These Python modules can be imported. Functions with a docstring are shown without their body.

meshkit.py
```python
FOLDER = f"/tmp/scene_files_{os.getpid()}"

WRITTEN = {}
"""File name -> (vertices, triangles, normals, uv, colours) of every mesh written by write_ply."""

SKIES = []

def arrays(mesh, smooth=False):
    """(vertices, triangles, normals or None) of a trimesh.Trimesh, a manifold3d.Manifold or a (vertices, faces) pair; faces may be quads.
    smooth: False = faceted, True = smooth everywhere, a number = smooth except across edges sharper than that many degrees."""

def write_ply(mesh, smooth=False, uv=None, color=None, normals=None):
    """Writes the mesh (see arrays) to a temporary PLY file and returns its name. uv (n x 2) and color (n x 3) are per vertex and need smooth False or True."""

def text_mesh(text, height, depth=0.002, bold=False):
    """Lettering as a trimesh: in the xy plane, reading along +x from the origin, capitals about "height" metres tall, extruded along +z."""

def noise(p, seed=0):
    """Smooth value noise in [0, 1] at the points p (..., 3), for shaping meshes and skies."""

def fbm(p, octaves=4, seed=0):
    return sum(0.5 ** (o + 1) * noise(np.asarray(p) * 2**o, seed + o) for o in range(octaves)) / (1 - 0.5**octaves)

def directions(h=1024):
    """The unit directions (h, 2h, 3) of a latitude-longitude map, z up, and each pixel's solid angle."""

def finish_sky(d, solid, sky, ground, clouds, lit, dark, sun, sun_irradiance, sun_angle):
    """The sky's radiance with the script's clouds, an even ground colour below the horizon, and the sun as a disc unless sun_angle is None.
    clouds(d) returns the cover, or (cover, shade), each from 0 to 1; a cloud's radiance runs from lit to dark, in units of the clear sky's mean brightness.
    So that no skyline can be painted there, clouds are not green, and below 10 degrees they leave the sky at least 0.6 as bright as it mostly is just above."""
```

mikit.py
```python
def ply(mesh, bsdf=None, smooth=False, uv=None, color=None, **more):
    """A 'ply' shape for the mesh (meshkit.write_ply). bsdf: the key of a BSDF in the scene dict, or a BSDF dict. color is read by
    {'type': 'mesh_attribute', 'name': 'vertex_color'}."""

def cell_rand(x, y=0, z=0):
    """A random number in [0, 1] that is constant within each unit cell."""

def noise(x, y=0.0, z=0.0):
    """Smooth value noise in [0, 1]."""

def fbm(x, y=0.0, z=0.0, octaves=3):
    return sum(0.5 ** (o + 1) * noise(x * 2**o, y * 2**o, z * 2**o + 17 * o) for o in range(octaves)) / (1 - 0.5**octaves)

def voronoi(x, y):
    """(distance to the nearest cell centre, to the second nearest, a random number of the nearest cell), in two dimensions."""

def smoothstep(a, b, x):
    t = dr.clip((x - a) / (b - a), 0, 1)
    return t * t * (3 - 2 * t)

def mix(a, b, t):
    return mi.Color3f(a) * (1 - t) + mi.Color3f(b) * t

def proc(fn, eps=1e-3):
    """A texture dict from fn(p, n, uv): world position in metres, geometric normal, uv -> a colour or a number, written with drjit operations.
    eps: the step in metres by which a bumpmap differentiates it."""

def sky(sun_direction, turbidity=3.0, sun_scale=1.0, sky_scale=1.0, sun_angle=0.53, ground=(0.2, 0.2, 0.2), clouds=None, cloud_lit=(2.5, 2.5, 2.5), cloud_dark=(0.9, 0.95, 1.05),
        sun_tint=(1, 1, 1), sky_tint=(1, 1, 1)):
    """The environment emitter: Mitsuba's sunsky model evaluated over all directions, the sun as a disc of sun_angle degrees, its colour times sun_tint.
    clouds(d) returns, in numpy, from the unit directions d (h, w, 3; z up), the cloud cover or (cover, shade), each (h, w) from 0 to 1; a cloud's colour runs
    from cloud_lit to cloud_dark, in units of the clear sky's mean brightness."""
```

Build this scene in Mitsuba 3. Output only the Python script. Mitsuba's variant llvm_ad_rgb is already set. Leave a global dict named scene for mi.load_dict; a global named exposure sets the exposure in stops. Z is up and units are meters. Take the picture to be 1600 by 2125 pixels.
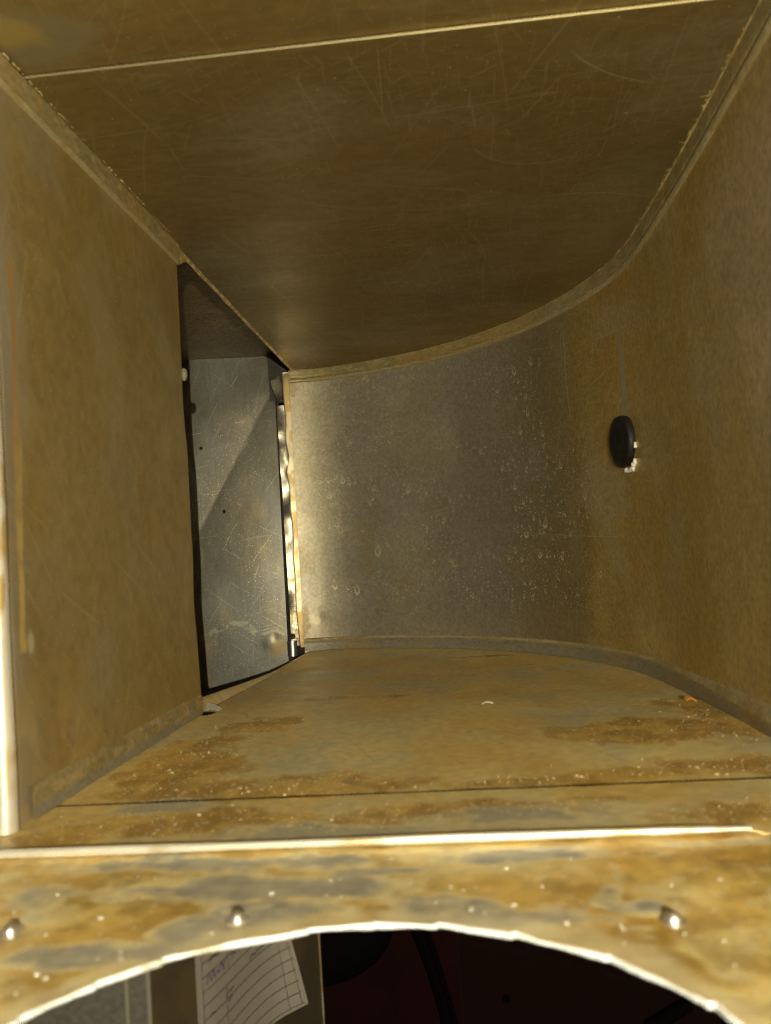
import math, random
import numpy as np, trimesh, drjit as dr, mitsuba as mi
import mikit, meshkit
from mikit import proc, noise, fbm, cell_rand, smoothstep, mix
from scipy.interpolate import CubicSpline

T = mi.ScalarTransform4f
scene, labels = {}, {}
rng = np.random.default_rng(7)
random.seed(7)

# ------------------------------------------------------------------ camera, light, exposure
YAW, PITCH, ROLL, CAM = -0.085847, 0.049763, -0.063484, np.array([0, 0, 0.153])
fw = np.array([math.sin(YAW) * math.cos(PITCH), math.cos(YAW) * math.cos(PITCH), math.sin(PITCH)])
rt = np.array([math.cos(YAW), -math.sin(YAW), 0.0])
upv = np.cross(rt, fw)
upr = -math.sin(ROLL) * rt + math.cos(ROLL) * upv
scene['camera'] = {'type': 'thinlens', 'fov': 2 * math.degrees(math.atan(800 / 1800)), 'fov_axis': 'x',
                   'aperture_radius': 0.0016, 'focus_distance': 1.30, 'near_clip': 0.005, 'far_clip': 50.0,
                   'to_world': T().look_at(origin=CAM.tolist(), target=(CAM + fw).tolist(), up=upr.tolist())}
# the hand torch that lights the duct, held just behind the camera
scene['torch_light'] = {'type': 'spot', 'intensity': {'type': 'rgb', 'value': [4.1, 3.88, 2.98]}, 'cutoff_angle': 60.0, 'beam_width': 30.0,
                        'to_world': T().look_at(origin=[0.10, -0.40, 0.182], target=[-0.06, 1.3, 0.24], up=[0, 0, 1])}
scene['room_light'] = {'type': 'constant', 'radiance': {'type': 'rgb', 'value': [0.016, 0.0145, 0.011]}}
exposure = 0.0

# ------------------------------------------------------------------ pattern helpers
def ss(a, b, x): return smoothstep(a, b, x)


def scratches(x, y, seed, row=0.02, length=0.18, width=0.0004, dens=0.35, n=5):
    """thin scattered scratches in n directions"""
    out = mi.Float(0)
    r = random.Random(seed)
    for k in range(n):
        a = r.uniform(0, math.pi)
        c, s = math.cos(a), math.sin(a)
        u = x * c + y * s + r.uniform(0, 9)
        v0 = -x * s + y * c
        v = -x * s + y * c + r.uniform(0, 9) + 0.05 * u * r.uniform(-1, 1) + 0.022 * noise(u * 6, v0 * 4, k + seed)
        j = dr.floor(v / row)
        off = cell_rand(j, k, seed + 1)
        q = u / length + off * 7
        i = dr.floor(q)
        h = cell_rand(j, i, seed + 2 + k)
        yc = (0.15 + 0.7 * cell_rand(j, i, seed + 31 + k))
        d = dr.abs(v / row - j - yc + (q - i - 0.5) * (cell_rand(i, j, k + 3) - 0.5) * 0.5) * row
        f = q - i
        half = 0.12 + 0.38 * cell_rand(i, j, k + 9)
        end = 1 - ss(half * 0.6, half, dr.abs(f - 0.5))
        w = width * (0.5 + cell_rand(i, j, 5))
        out = dr.maximum(out, (1 - ss(w * 0.4, w * 1.4, d)) * end * dr.select(h < dens, 0.35 + 0.65 * h / dens, 0.0))
    return out


def segment(x, y, pts, w):
    """a scratch along a polyline of known points"""
    out = mi.Float(0)
    for (ax, ay), (bx, by) in zip(pts[:-1], pts[1:]):
        dx, dy = bx - ax, by - ay
        t = dr.clip(((x - ax) * dx + (y - ay) * dy) / (dx * dx + dy * dy), 0, 1)
        d = dr.sqrt(dr.square(x - ax - t * dx) + dr.square(y - ay - t * dy))
        out = dr.maximum(out, 1 - ss(w * 0.4, w * 1.3, d))
    return out


def arc(x, y, a, b, c, w):
    """a scratch along the circle through a, b, c, from a to c"""
    (ax, ay), (bx, by), (cx, cy) = a, b, c
    d = 2 * (ax * (by - cy) + bx * (cy - ay) + cx * (ay - by))
    ux = ((ax * ax + ay * ay) * (by - cy) + (bx * bx + by * by) * (cy - ay) + (cx * cx + cy * cy) * (ay - by)) / d
    uy = ((ax * ax + ay * ay) * (cx - bx) + (bx * bx + by * by) * (ax - cx) + (cx * cx + cy * cy) * (bx - ax)) / d
    R, m = math.hypot(ax - ux, ay - uy), ((ax + cx) / 2, (ay + cy) / 2)
    half = math.hypot(ax - cx, ay - cy) / 2
    t = ((x - m[0]) * (cx - ax) + (y - m[1]) * (cy - ay)) / (2 * half) / half
    side = (x - m[0]) * (bx - m[0]) + (y - m[1]) * (by - m[1])
    on = (1 - ss(0.6, 1.0, dr.abs(t))) * dr.select(side > -R * 0.01, 1.0, 0.0)
    return (1 - ss(w * 0.4, w * 1.3, dr.abs(dr.sqrt(dr.square(x - ux) + dr.square(y - uy)) - R))) * on


def spot(x, y, cx, cy, rx, ry, wob=0.0):
    """soft patch: 1 at the centre, 0 at the rim, its outline pushed in and out by wob"""
    return 1 - dr.sqrt(dr.square((x - cx) / rx) + dr.square((y - cy) / ry)) + wob


def dots(x, y, k, seed, sy=1.0):
    """one spot per cell, off the grid: offsets from its centre (in cells) and two random numbers of the cell"""
    gx, gy = x * k, y * k * sy
    i = dr.floor(gx)
    gy = gy + cell_rand(i, seed, 7)          # columns slip past each other
    j = dr.floor(gy)
    return gx - i - 0.22 - 0.56 * cell_rand(i, j, seed), gy - j - 0.22 - 0.56 * cell_rand(i, j, seed + 1), cell_rand(i, j, seed + 2), cell_rand(i, j, seed + 3)


def specks(x, y, k, seed, keep, r0=0.06, r1=0.16):
    dx, dy, h, q = dots(x, y, k, seed)
    r = r0 + (r1 - r0) * q * q
    return (1 - ss(r * 0.6, r, dr.sqrt(dx * dx + dy * dy))) * dr.select(h < keep, 0.5 + 0.5 * q, 0.0)


# ------------------------------------------------------------------ materials
def metal(name, color, rough, metallic, spec=0.5, bump=None, scale=1.0, **more):
    as_tex = lambda v: proc(v) if callable(v) else v
    c = proc(color) if callable(color) else {'type': 'rgb', 'value': list(color)}
    b = {'type': 'principled', 'base_color': c, 'roughness': as_tex(rough), 'metallic': as_tex(metallic), 'specular': spec, **more}
    if bump is not None:
        b = {'type': 'bumpmap', 'arbitrary': proc(bump, eps=4e-4), 'scale': scale, 'bsdf': b}
    scene[name] = {'type': 'twosided', 'bsdf': b}


# ceiling: brown film, cloudy, scratched
CEIL_MARKS = [((0.100, 0.862), (0.160, 0.868), (0.223, 0.894), 0.0007, 0.75), ((0.098, 0.604), (0.132, 0.643), (0.177, 0.668), 0.0010, 0.45),
              ((0.02, 0.92), (0.045, 0.99), (0.05, 1.06), 0.0008, 0.30), ((-0.16, 0.79), (-0.04, 0.865), (0.11, 0.845), 0.0009, 0.22), ((0.03, 0.72), (0.09, 0.785), (0.14, 0.765), 0.0011, 0.30)]


def ceiling_color(p, n, uv):
    x, y = p.x, p.y
    a = fbm(x * 5 + 3, y * 5, 1, 3)
    c = mix([0.27, 0.200, 0.070], [0.215, 0.175, 0.066], ss(0.35, 0.65, a))
    warm = ss(0.42, 0.7, fbm(x * 3.2 + 8, y * 3.2 + 2, 5, 3))
    c = mix(c, [0.27, 0.170, 0.052], warm * 0.5)
    haze = ss(0.45, 0.8, fbm(x * 9 + 3 * y, y * 15 - 2 * x, 2, 4))
    c = mix(c, [0.36, 0.315, 0.20], haze * 0.40)
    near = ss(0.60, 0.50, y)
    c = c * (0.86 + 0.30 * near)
    c = c * (0.84 + 0.10 * noise(x * 90, y * 200, 4) + 0.22 * fbm(x * 110, y * 160, 4, 2))
    sc = scratches(x, y, 11, 0.030, 0.20, 0.0008, 0.42, 5) * 0.24 + scratches(x, y, 17, 0.010, 0.045, 0.0007, 0.50, 6) * 0.20 * ss(0.3, 0.6, fbm(x * 8, y * 8, 21, 2))
    for p0, p1, p2, w, k in CEIL_MARKS:
        sc = dr.maximum(sc, arc(x, y, p0, p1, p2, w) * k)
    c = mix(c, [0.48, 0.42, 0.28], sc)
    c = mix(c, [0.50, 0.44, 0.30], specks(x, y, 34, 3, 0.12, 0.02, 0.06) * 0.8 + specks(x, y, 170, 5, 0.12, 0.10, 0.22) * 0.5)
    # dusty yellow bloom in the near left corner
    b = ss(0.0, 0.7, spot(x, y, -0.268, 0.522, 0.030, 0.022, 0.8 * (fbm(x * 60, y * 60, 7, 3) - 0.5)))
    halo = ss(0.0, 0.5, spot(x, y, -0.258, 0.528, 0.055, 0.038, 0.5 * (fbm(x * 40, y * 40, 9, 3) - 0.5)))
    c = mix(c, [0.33, 0.30, 0.19], halo * 0.6)
    return mix(c, [0.48, 0.37, 0.12], b * 0.85)


def ceiling_rough(p, n, uv):
    return 0.31 + 0.20 * fbm(p.x * 9, p.y * 9, 6, 3)


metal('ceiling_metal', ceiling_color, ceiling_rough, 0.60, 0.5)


# heel (outer curved wall); uv = distance along the sheet, height
def drops(u, v, k, seed, keep):
    """dried water drops: a film with a pale rim that is heavier at its lower side"""
    dx, dy, h, q = dots(u, v, k, seed, 0.72)
    R = 0.085 + 0.19 * q * q
    d = dr.sqrt(dx * dx + dy * dy * dr.select(dy > 0, 0.55, 1.1))
    on = dr.select(h < keep, 1.0, 0.0)
    low = 0.30 + 0.70 * ss(0.5, -0.6, dy / R)
    return (1 - ss(0.15, 0.50, dr.abs(d / R - 0.85))) * low * on, (1 - ss(0.75, 1.0, d / R)) * on


def heel_color(p, n, uv):
    u, v = uv.x, uv.y
    far = 0.35 * ss(1.322, 1.336, u + 0.006 * (noise(v * 30, 1.5) - 0.5)) + 0.65 * ss(1.27, 1.44, u + 0.10 * (fbm(u * 16, v * 10, 5, 3) - 0.5))
    a = fbm(u * 7, v * 7, 2, 4)
    streak = fbm(u * 22, v * 9, 4, 4)
    near_c = mix([0.48, 0.35, 0.10], [0.54, 0.42, 0.165], ss(0.35, 0.65, a))
    near_c = mix(near_c, [0.44, 0.275, 0.07], ss(0.5, 0.75, streak) * 0.35)
    pale = ss(0.0, 0.8, spot(u, v, 0.70, 0.34, 0.24, 0.17, 0.9 * (fbm(u * 12, v * 9, 6, 4) - 0.5)))
    near_c = mix(near_c, [0.68, 0.56, 0.38], pale * 0.8)
    edge = ss(1.04, 1.19, u) * (1 - ss(1.20, 1.31, u + 0.05 * (streak - 0.5)))
    near_c = mix(near_c, [0.50, 0.29, 0.06], edge * 0.65 * ss(0.02, 0.50, v + 0.25 * (streak - 0.5)))
    dark = ss(1.13, 1.27, u)
    near_c = mix(near_c, [0.31, 0.21, 0.055], dark * (0.4 + 0.6 * ss(0.3, 0.7, fbm(u * 8, v * 3, 8, 3))))
    grey = mix([0.49, 0.43, 0.30], [0.46, 0.415, 0.325], ss(0.35, 0.65, fbm(u * 9 + 4, v * 9, 3, 3)))
    grey = mix(grey, [0.33, 0.26, 0.14], ss(1.62, 1.38, u) * 0.8 * ss(0.3, 0.6, a + 0.15))
    grey = mix(grey, [0.40, 0.32, 0.17], ss(0.55, 0.75, fbm(u * 18, v * 30, 12, 3)) * 0.35)
    near_c = near_c * (0.88 + 0.24 * fbm(u * 150, v * 120, 5, 3))
    near_c = mix(near_c, [0.66, 0.56, 0.36], specks(u, v, 150, 41, 0.14, 0.08, 0.20) * 0.5)
    haze = ss(0.52, 0.74, fbm(u * 11 + v * 4, v * 13 - u * 3, 7, 4))
    near_c = mix(near_c, [0.50, 0.42, 0.26], haze * 0.45)
    c = mix(near_c, grey, far)
    c = c * (0.84 + 0.32 * noise(u * 300, v * 300, 2))
    # rust bloom at the two far corners and a dusty film at the foot
    rust = ss(0.0, 0.6, spot(u, v, 1.925, 0.465, 0.020, 0.020, 1.0 * (fbm(u * 150, v * 150, 1, 3) - 0.5)))
    rust = dr.maximum(rust, ss(0.0, 0.6, spot(u, v, 1.925, 0.040, 0.014, 0.045, 1.2 * (fbm(u * 150, v * 150, 2, 3) - 0.5))))
    c = mix(c, [0.25, 0.16, 0.055], rust * 0.6)
    # drops, only on the grey sheet and thinning towards the hole
    zone = ss(1.20, 1.42, u) * (1 - ss(1.84, 1.93, u)) * ss(0.02, 0.09, v)
    wu, wv = u + 0.006 * noise(u * 90, v * 90, 1), v + 0.006 * noise(u * 90, v * 90, 6)
    r1, f1 = drops(wu, wv, 44, 3, 0.15)
    r2, f2 = drops(wu, wv, 80, 8, 0.20)
    r3 = specks(wu, wv, 110, 5, 0.20, 0.08, 0.24)
    r4 = specks(u, v, 190, 6, 0.34, 0.12, 0.36)
    clump = ss(0.36, 0.62, fbm(u * 9 + 1, v * 22, 9, 3))
    lower = (0.30 + 0.70 * clump) * (0.65 + 0.35 * ss(0.42, 0.25, v))
    c = mix(c, [0.46, 0.36, 0.16], (f1 * 0.55 + f2 * 0.45) * zone)
    c = mix(c, [0.92, 0.85, 0.62], dr.clip(r1 * 1.2 + r2 * 1.3 + r3 * 1.3 + r4 * 0.9, 0, 1.0) * zone * lower)
    rect = ss(0.0, 0.35, spot(u, v, 1.80, 0.17, 0.022, 0.06, 0.9 * (fbm(u * 45, v * 40, 3, 3) - 0.5)))
    c = mix(c, [0.44, 0.33, 0.13], rect * 0.35)
    # scuffs and scratches
    sc = scratches(u, v, 23, 0.022, 0.15, 0.0008, 0.36, 5) * 0.20 + scratches(u, v, 29, 0.009, 0.045, 0.0007, 0.45, 6) * 0.22 * ss(0.3, 0.6, fbm(u * 7, v * 7, 22, 2))
    sc = dr.maximum(sc, segment(u, v, [(1.335, 0.46), (1.338, 0.40), (1.334, 0.33)], 0.0012) * 0.5)
    sc = dr.maximum(sc, arc(u, v, (1.58, 0.19), (1.38, 0.166), (1.18, 0.158), 0.0009) * 0.3)
    sc = dr.maximum(sc, arc(u, v, (1.15, 0.226), (1.10, 0.217), (1.03, 0.232), 0.0020) * 0.26)
    sc = dr.maximum(sc, arc(u, v, (1.04, 0.231), (1.00, 0.240), (0.94, 0.237), 0.0016) * 0.26)
    sc = dr.maximum(sc, arc(u, v, (0.98, 0.172), (1.025, 0.150), (1.035, 0.115), 0.0014) * 0.33)
    sc = dr.maximum(sc, segment(u, v, [(1.205, 0.172), (1.135, 0.105)], 0.0009) * 0.35)
    sc = dr.maximum(sc, segment(u, v, [(1.56, 0.155), (1.47, 0.095)], 0.0011) * 0.4)
    sc = dr.maximum(sc, segment(u, v, [(1.80, 0.185), (1.69, 0.135)], 0.0011) * 0.35)
    c = mix(c, [0.66, 0.60, 0.46], sc)
    # pale scrape running down to the rubber plug, and a yellow dribble below it
    t = dr.clip((0.425 - v) / 0.12, 0, 1)
    scrape = (1 - ss(0.7, 1.0, dr.abs(u - 1.1830 + 0.002 * noise(v * 40, 3.3)) / (0.0022 + 0.0080 * dr.sqrt(t)))) * ss(0.43, 0.415, v) * ss(0.27, 0.30, v)
    c = mix(c, [0.40, 0.385, 0.27], scrape * (0.55 + 0.4 * noise(u * 300, v * 60, 2)))
    drib = segment(u, v, [(1.156, 0.240), (1.148, 0.226), (1.141, 0.215)], 0.0030)
    c = mix(c, [0.55, 0.38, 0.08], drib * ss(0.3, 0.6, fbm(u * 200, v * 200, 2, 2)) * 0.9)
    return c


def heel_metallic(p, n, uv): return 0.48 + 0.24 * ss(1.26, 1.40, uv.x)


def heel_rough(p, n, uv):
    return 0.38 + 0.12 * ss(1.26, 1.45, uv.x) + 0.16 * (fbm(uv.x * 14, uv.y * 14, 5, 3) - 0.5)


metal('heel_metal', heel_color, heel_rough, heel_metallic, 0.5)


# throat (left cheek); p.y along, p.z up
def throat_color(p, n, uv):
    u, v = p.y, p.z
    a = fbm(u * 6, v * 4, 3, 4)
    c = mix([0.355, 0.265, 0.105], [0.33, 0.24, 0.085], ss(0.35, 0.65, a))
    st = fbm(u * 18, v * 12, 7, 4)
    c = mix(c, [0.38, 0.245, 0.075], ss(0.5, 0.75, st) * 0.4)
    c = mix(c, [0.36, 0.32, 0.21], ss(0.5, 0.75, fbm(u * 15, v * 13, 2, 4)) * 0.40)
    c = c * (0.86 + 0.28 * fbm(u * 150, v * 120, 5, 3))
    c = mix(c, [0.27, 0.19, 0.065], ss(0.46, 0.72, fbm(u * 7 + 3, v * 5, 11, 4)) * 0.55)
    c = mix(c, [0.50, 0.42, 0.24], ss(0.50, 0.76, fbm(u * 12 + v * 5, v * 12 - u * 4, 13, 4)) * 0.35)
    c = mix(c, [0.62, 0.51, 0.30], specks(u, v, 210, 43, 0.22, 0.10, 0.24) * 0.5)
    near = ss(0.56, 0.51, u + 0.03 * (fbm(u * 20, v * 20, 2, 3) - 0.5))
    c = mix(c, [0.40, 0.36, 0.29], near * 0.75)
    foot = ss(0.10, 0.02, v) * ss(0.7, 0.52, u)
    blot = ss(0.42, 0.62, fbm(u * 30, v * 30, 8, 4)) * foot
    c = mix(c, [0.58, 0.43, 0.14], blot * 0.8)
    # the long rust run near the front edge, pale at its lower end
    cx = 0.5395 + 0.004 * (v - 0.25) * 10 * 0.5 + 0.0025 * (noise(v * 60, 4.4) - 0.5)
    w = 0.0034 + 0.0034 * noise(v * 45, 1.2)
    run = (1 - ss(0.55, 1.1, dr.abs(u - cx) / w)) * ss(0.375, 0.355, v) * ss(0.104, 0.108, v)
    c = mix(c, mix([0.46, 0.30, 0.11], [0.66, 0.49, 0.17], ss(0.30, 0.14, v)), run * (0.45 + 0.55 * ss(0.32, 0.6, fbm(u * 90, v * 60, 2, 3))))
    tip = ss(0.0, 0.7, spot(u, v, 0.546, 0.111, 0.007, 0.010, 0.5 * (fbm(u * 150, v * 150, 3, 2) - 0.5)))
    c = mix(c, [0.62, 0.58, 0.42], tip * 0.8)
    sc = scratches(u, v, 41, 0.020, 0.10, 0.0008, 0.34, 5) * 0.22
    return mix(c, [0.60, 0.52, 0.34], sc)


metal('throat_metal', throat_color, lambda p, n, uv: 0.30 + 0.18 * fbm(p.y * 14, p.z * 14, 5, 2), 0.48, 0.5)


# elbow floor: khaki film, rust islands with pale fringes
def floor_color(p, n, uv):
    x, y = p.x, p.y
    w = fbm(x * 16, y * 11, 1, 4) - 0.5
    a = fbm(x * 5, y * 8, 5, 4)
    c = mix([0.62, 0.50, 0.215], [0.56, 0.475, 0.235], ss(0.35, 0.65, a))
    c = mix(c, [0.44, 0.40, 0.27], ss(0.52, 0.8, fbm(x * 12, y * 13, 2, 4)) * 0.6)
    c = mix(c, [0.62, 0.42, 0.12], ss(0.42, 0.68, fbm(x * 11 + 5, y * 9, 9, 5)) * 0.65)
    c = mix(c, [0.42, 0.41, 0.31], ss(0.54, 0.72, fbm(x * 15 + 2, y * 12, 14, 5)) * 0.45)
    f = mi.Float(-1)
    for cx, cy, rx, ry in [(-0.115, 0.975, 0.045, 0.018), (-0.205, 0.815, 0.045, 0.035), (-0.225, 0.70, 0.05, 0.09), (-0.155, 0.585, 0.12, 0.028), (0.035, 0.578, 0.07, 0.014),
                           (0.17, 0.72, 0.075, 0.06), (0.215, 0.84, 0.05, 0.10), (0.19, 0.60, 0.07, 0.030), (0.10, 0.585, 0.05, 0.016), (-0.17, 0.520, 0.15, 0.030), (0.0, 0.525, 0.09, 0.018),
                           (0.065, 0.535, 0.028, 0.009), (0.16, 0.50, 0.06, 0.03), (-0.25, 0.50, 0.05, 0.02), (0.02, 1.335, 0.06, 0.02)]:
        f = dr.maximum(f, spot(x, y, cx, cy, rx, ry, 0.0))
    f = f + 2.6 * w + 0.7 * (fbm(x * 70, y * 50, 4, 2) - 0.5)
    rust = ss(-0.15, 0.50, f)
    fringe = ss(-0.22, 0.0, f) * (1 - ss(0.05, 0.25, f))
    c = mix(c, [0.68, 0.54, 0.24], fringe * 0.4)
    c = mix(c, mix([0.36, 0.215, 0.045], [0.56, 0.365, 0.085], ss(0.35, 0.72, fbm(x * 60, y * 45, 3, 3))), rust * 0.9)
    # bare grey-blue swirls near the front edge
    g = spot(x, y, -0.09, 0.490, 0.08, 0.022, 1.4 * (fbm(x * 28, y * 55, 6, 4) - 0.5))
    g = dr.maximum(g, spot(x, y, 0.02, 0.515, 0.09, 0.022, 1.5 * (fbm(x * 18, y * 40, 8, 4) - 0.5)))
    g = dr.maximum(g, spot(x, y, -0.20, 0.555, 0.04, 0.018, 1.4 * (fbm(x * 30, y * 50, 2, 4) - 0.5)))
    c = mix(c, [0.56, 0.48, 0.28], ss(0.0, 0.3, g) * 0.7)
    c = mix(c, [0.33, 0.32, 0.27], ss(0.35, 0.6, g + 0.7 * (fbm(x * 60, y * 90, 8, 3) - 0.5)) * 0.7)
    # fine white crust specks sitting in the rust
    c = mix(c, [0.78, 0.69, 0.46], (specks(x, y, 150, 21, 0.34, 0.12, 0.34) + specks(x, y, 280, 22, 0.36, 0.14, 0.36)) * ss(-0.10, 0.30, f) * 0.8)
    c = c * (0.90 + 0.20 * noise(x * 200, y * 160, 2))
    ln = scratches(x, y, 53, 0.024, 0.10, 0.0006, 0.25, 4)
    c = mix(c, [0.17, 0.14, 0.09], ln * 0.35)
    return mix(c, [0.70, 0.62, 0.42], scratches(x, y, 57, 0.035, 0.08, 0.0006, 0.2, 3) * 0.3)


metal('floor_metal', floor_color, lambda p, n, uv: 0.34 + 0.30 * fbm(p.x * 24, p.y * 24, 4, 2), 0.18, 0.6)


# the near sheet with the round cut: heavy ochre rust, bare grey islands, cream fringes
def near_color(p, n, uv):
    x, y = p.x, p.y
    w = 2.2 * (fbm(x * 19 + 0.3, y * 21 + x * 6, 1, 5) - 0.5) + 0.5 * (fbm(x * 110, y * 150, 6, 2) - 0.5)
    g = mi.Float(-1)
    for cx, cy, rx, ry in [(-0.125, 0.458, 0.075, 0.012), (-0.155, 0.424, 0.060, 0.013), (-0.085, 0.422, 0.05, 0.013), (-0.095, 0.394, 0.022, 0.011), (0.015, 0.452, 0.055, 0.009), (-0.012, 0.395, 0.022, 0.013),
                           (-0.040, 0.440, 0.03, 0.006), (0.115, 0.462, 0.04, 0.006), (0.005, 0.378, 0.03, 0.008), (0.055, 0.405, 0.008, 0.016), (0.066, 0.388, 0.012, 0.008), (-0.158, 0.353, 0.035, 0.010), (-0.128, 0.375, 0.012, 0.012)]:
        g = dr.maximum(g, spot(x, y, cx, cy, rx, ry, 0.0))
    g = g + 1.25 * w
    ochre = mix([0.66, 0.475, 0.145], [0.42, 0.265, 0.06], ss(0.40, 0.66, fbm(x * 21, y * 24, 3, 5)))
    ochre = mix(ochre, [0.74, 0.60, 0.27], ss(0.50, 0.68, fbm(x * 24 + 4, y * 26, 7, 5)) * 0.85)
    ochre = mix(ochre, [0.62, 0.38, 0.075], ss(0.5, 0.7, fbm(x * 22 + 9, y * 22, 2, 3)) * 0.6)
    c = mix(ochre, [0.76, 0.64, 0.35], ss(-0.30, 0.04, g) * 0.75)
    bare = mix([0.30, 0.29, 0.25], [0.43, 0.40, 0.31], ss(0.35, 0.65, fbm(x * 40, y * 90, 5, 3)))
    c = mix(c, bare, ss(-0.1, 0.6, g) * 0.9)
    c = mix(c, [0.80, 0.70, 0.44], ss(0.56, 0.72, fbm(x * 80, y * 80, 16, 4)) * 0.40)
    c = mix(c, [0.34, 0.21, 0.05], ss(0.56, 0.74, fbm(x * 60 + 6, y * 60, 18, 4)) * 0.45 * ss(0.25, -0.05, g))
    c = c * (0.80 + 0.40 * fbm(x * 150, y * 150, 15, 3))
    c = mix(c, [0.85, 0.78, 0.60], specks(x, y, 120, 9, 0.16, 0.10, 0.34) * (1 - ss(-0.1, 0.1, g)) * 0.6)
    # powdery bright band along the cut
    rr = dr.sqrt(dr.square(x + 0.048) + dr.square(y - 0.2375))
    pw = ss(0.158, 0.143, rr + 0.03 * (fbm(x * 50, y * 50, 9, 3) - 0.5))
    c = mix(c, [0.80, 0.70, 0.44], pw * 0.55)
    return c


metal('near_sheet_metal', near_color, lambda p, n, uv: 0.28 + 0.32 * fbm(p.x * 40, p.y * 40, 4, 2), 0.12, 0.7)


# seam strips: duller grey zinc with dust lying on them
def seam_color(p, n, uv):
    q = p.x + p.y
    a = fbm(p.x * 30, p.y * 30, p.z * 30, 3)
    c = mix([0.34, 0.275, 0.130], [0.28, 0.225, 0.100], ss(0.35, 0.65, a))
    c = mix(c, [0.50, 0.39, 0.22], ss(0.5, 0.72, fbm(p.x * 90, p.y * 90, p.z * 160, 3)) * 0.55)
    c = mix(c, [0.25, 0.235, 0.19], ss(0.0085, 0.0065, p.z) * ss(1.0, 0.9, p.z) * 0.8)
    c = mix(c, [0.62, 0.53, 0.32], ss(0.0085, 0.0105, p.z) * (1 - ss(0.03, 0.04, p.z)) * (0.15 + 0.45 * ss(0.35, 0.6, a)) * ss(-0.27, -0.25, p.x))
    c = mix(c, [0.56, 0.48, 0.29], ss(0.4835, 0.4815, p.z) * ss(0.4, 0.45, p.z) * (0.1 + 0.35 * ss(0.35, 0.6, a)))
    rst = ss(0.56, 0.70, fbm(q * 26, p.z * 10 + 4, 3, 4))
    c = mix(c, [0.38, 0.25, 0.08], rst * 0.40)
    return c * (0.82 + 0.36 * noise(p.x * 320, p.y * 320, p.z * 320))


metal('seam_metal', seam_color, 0.48, 0.35, 0.5)


def dust_color(p, n, uv):
    a = fbm(p.x * 120, p.y * 120, p.z * 120, 3)
    return mix([0.30, 0.22, 0.08], [0.54, 0.44, 0.19], ss(0.35, 0.7, a))


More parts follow.
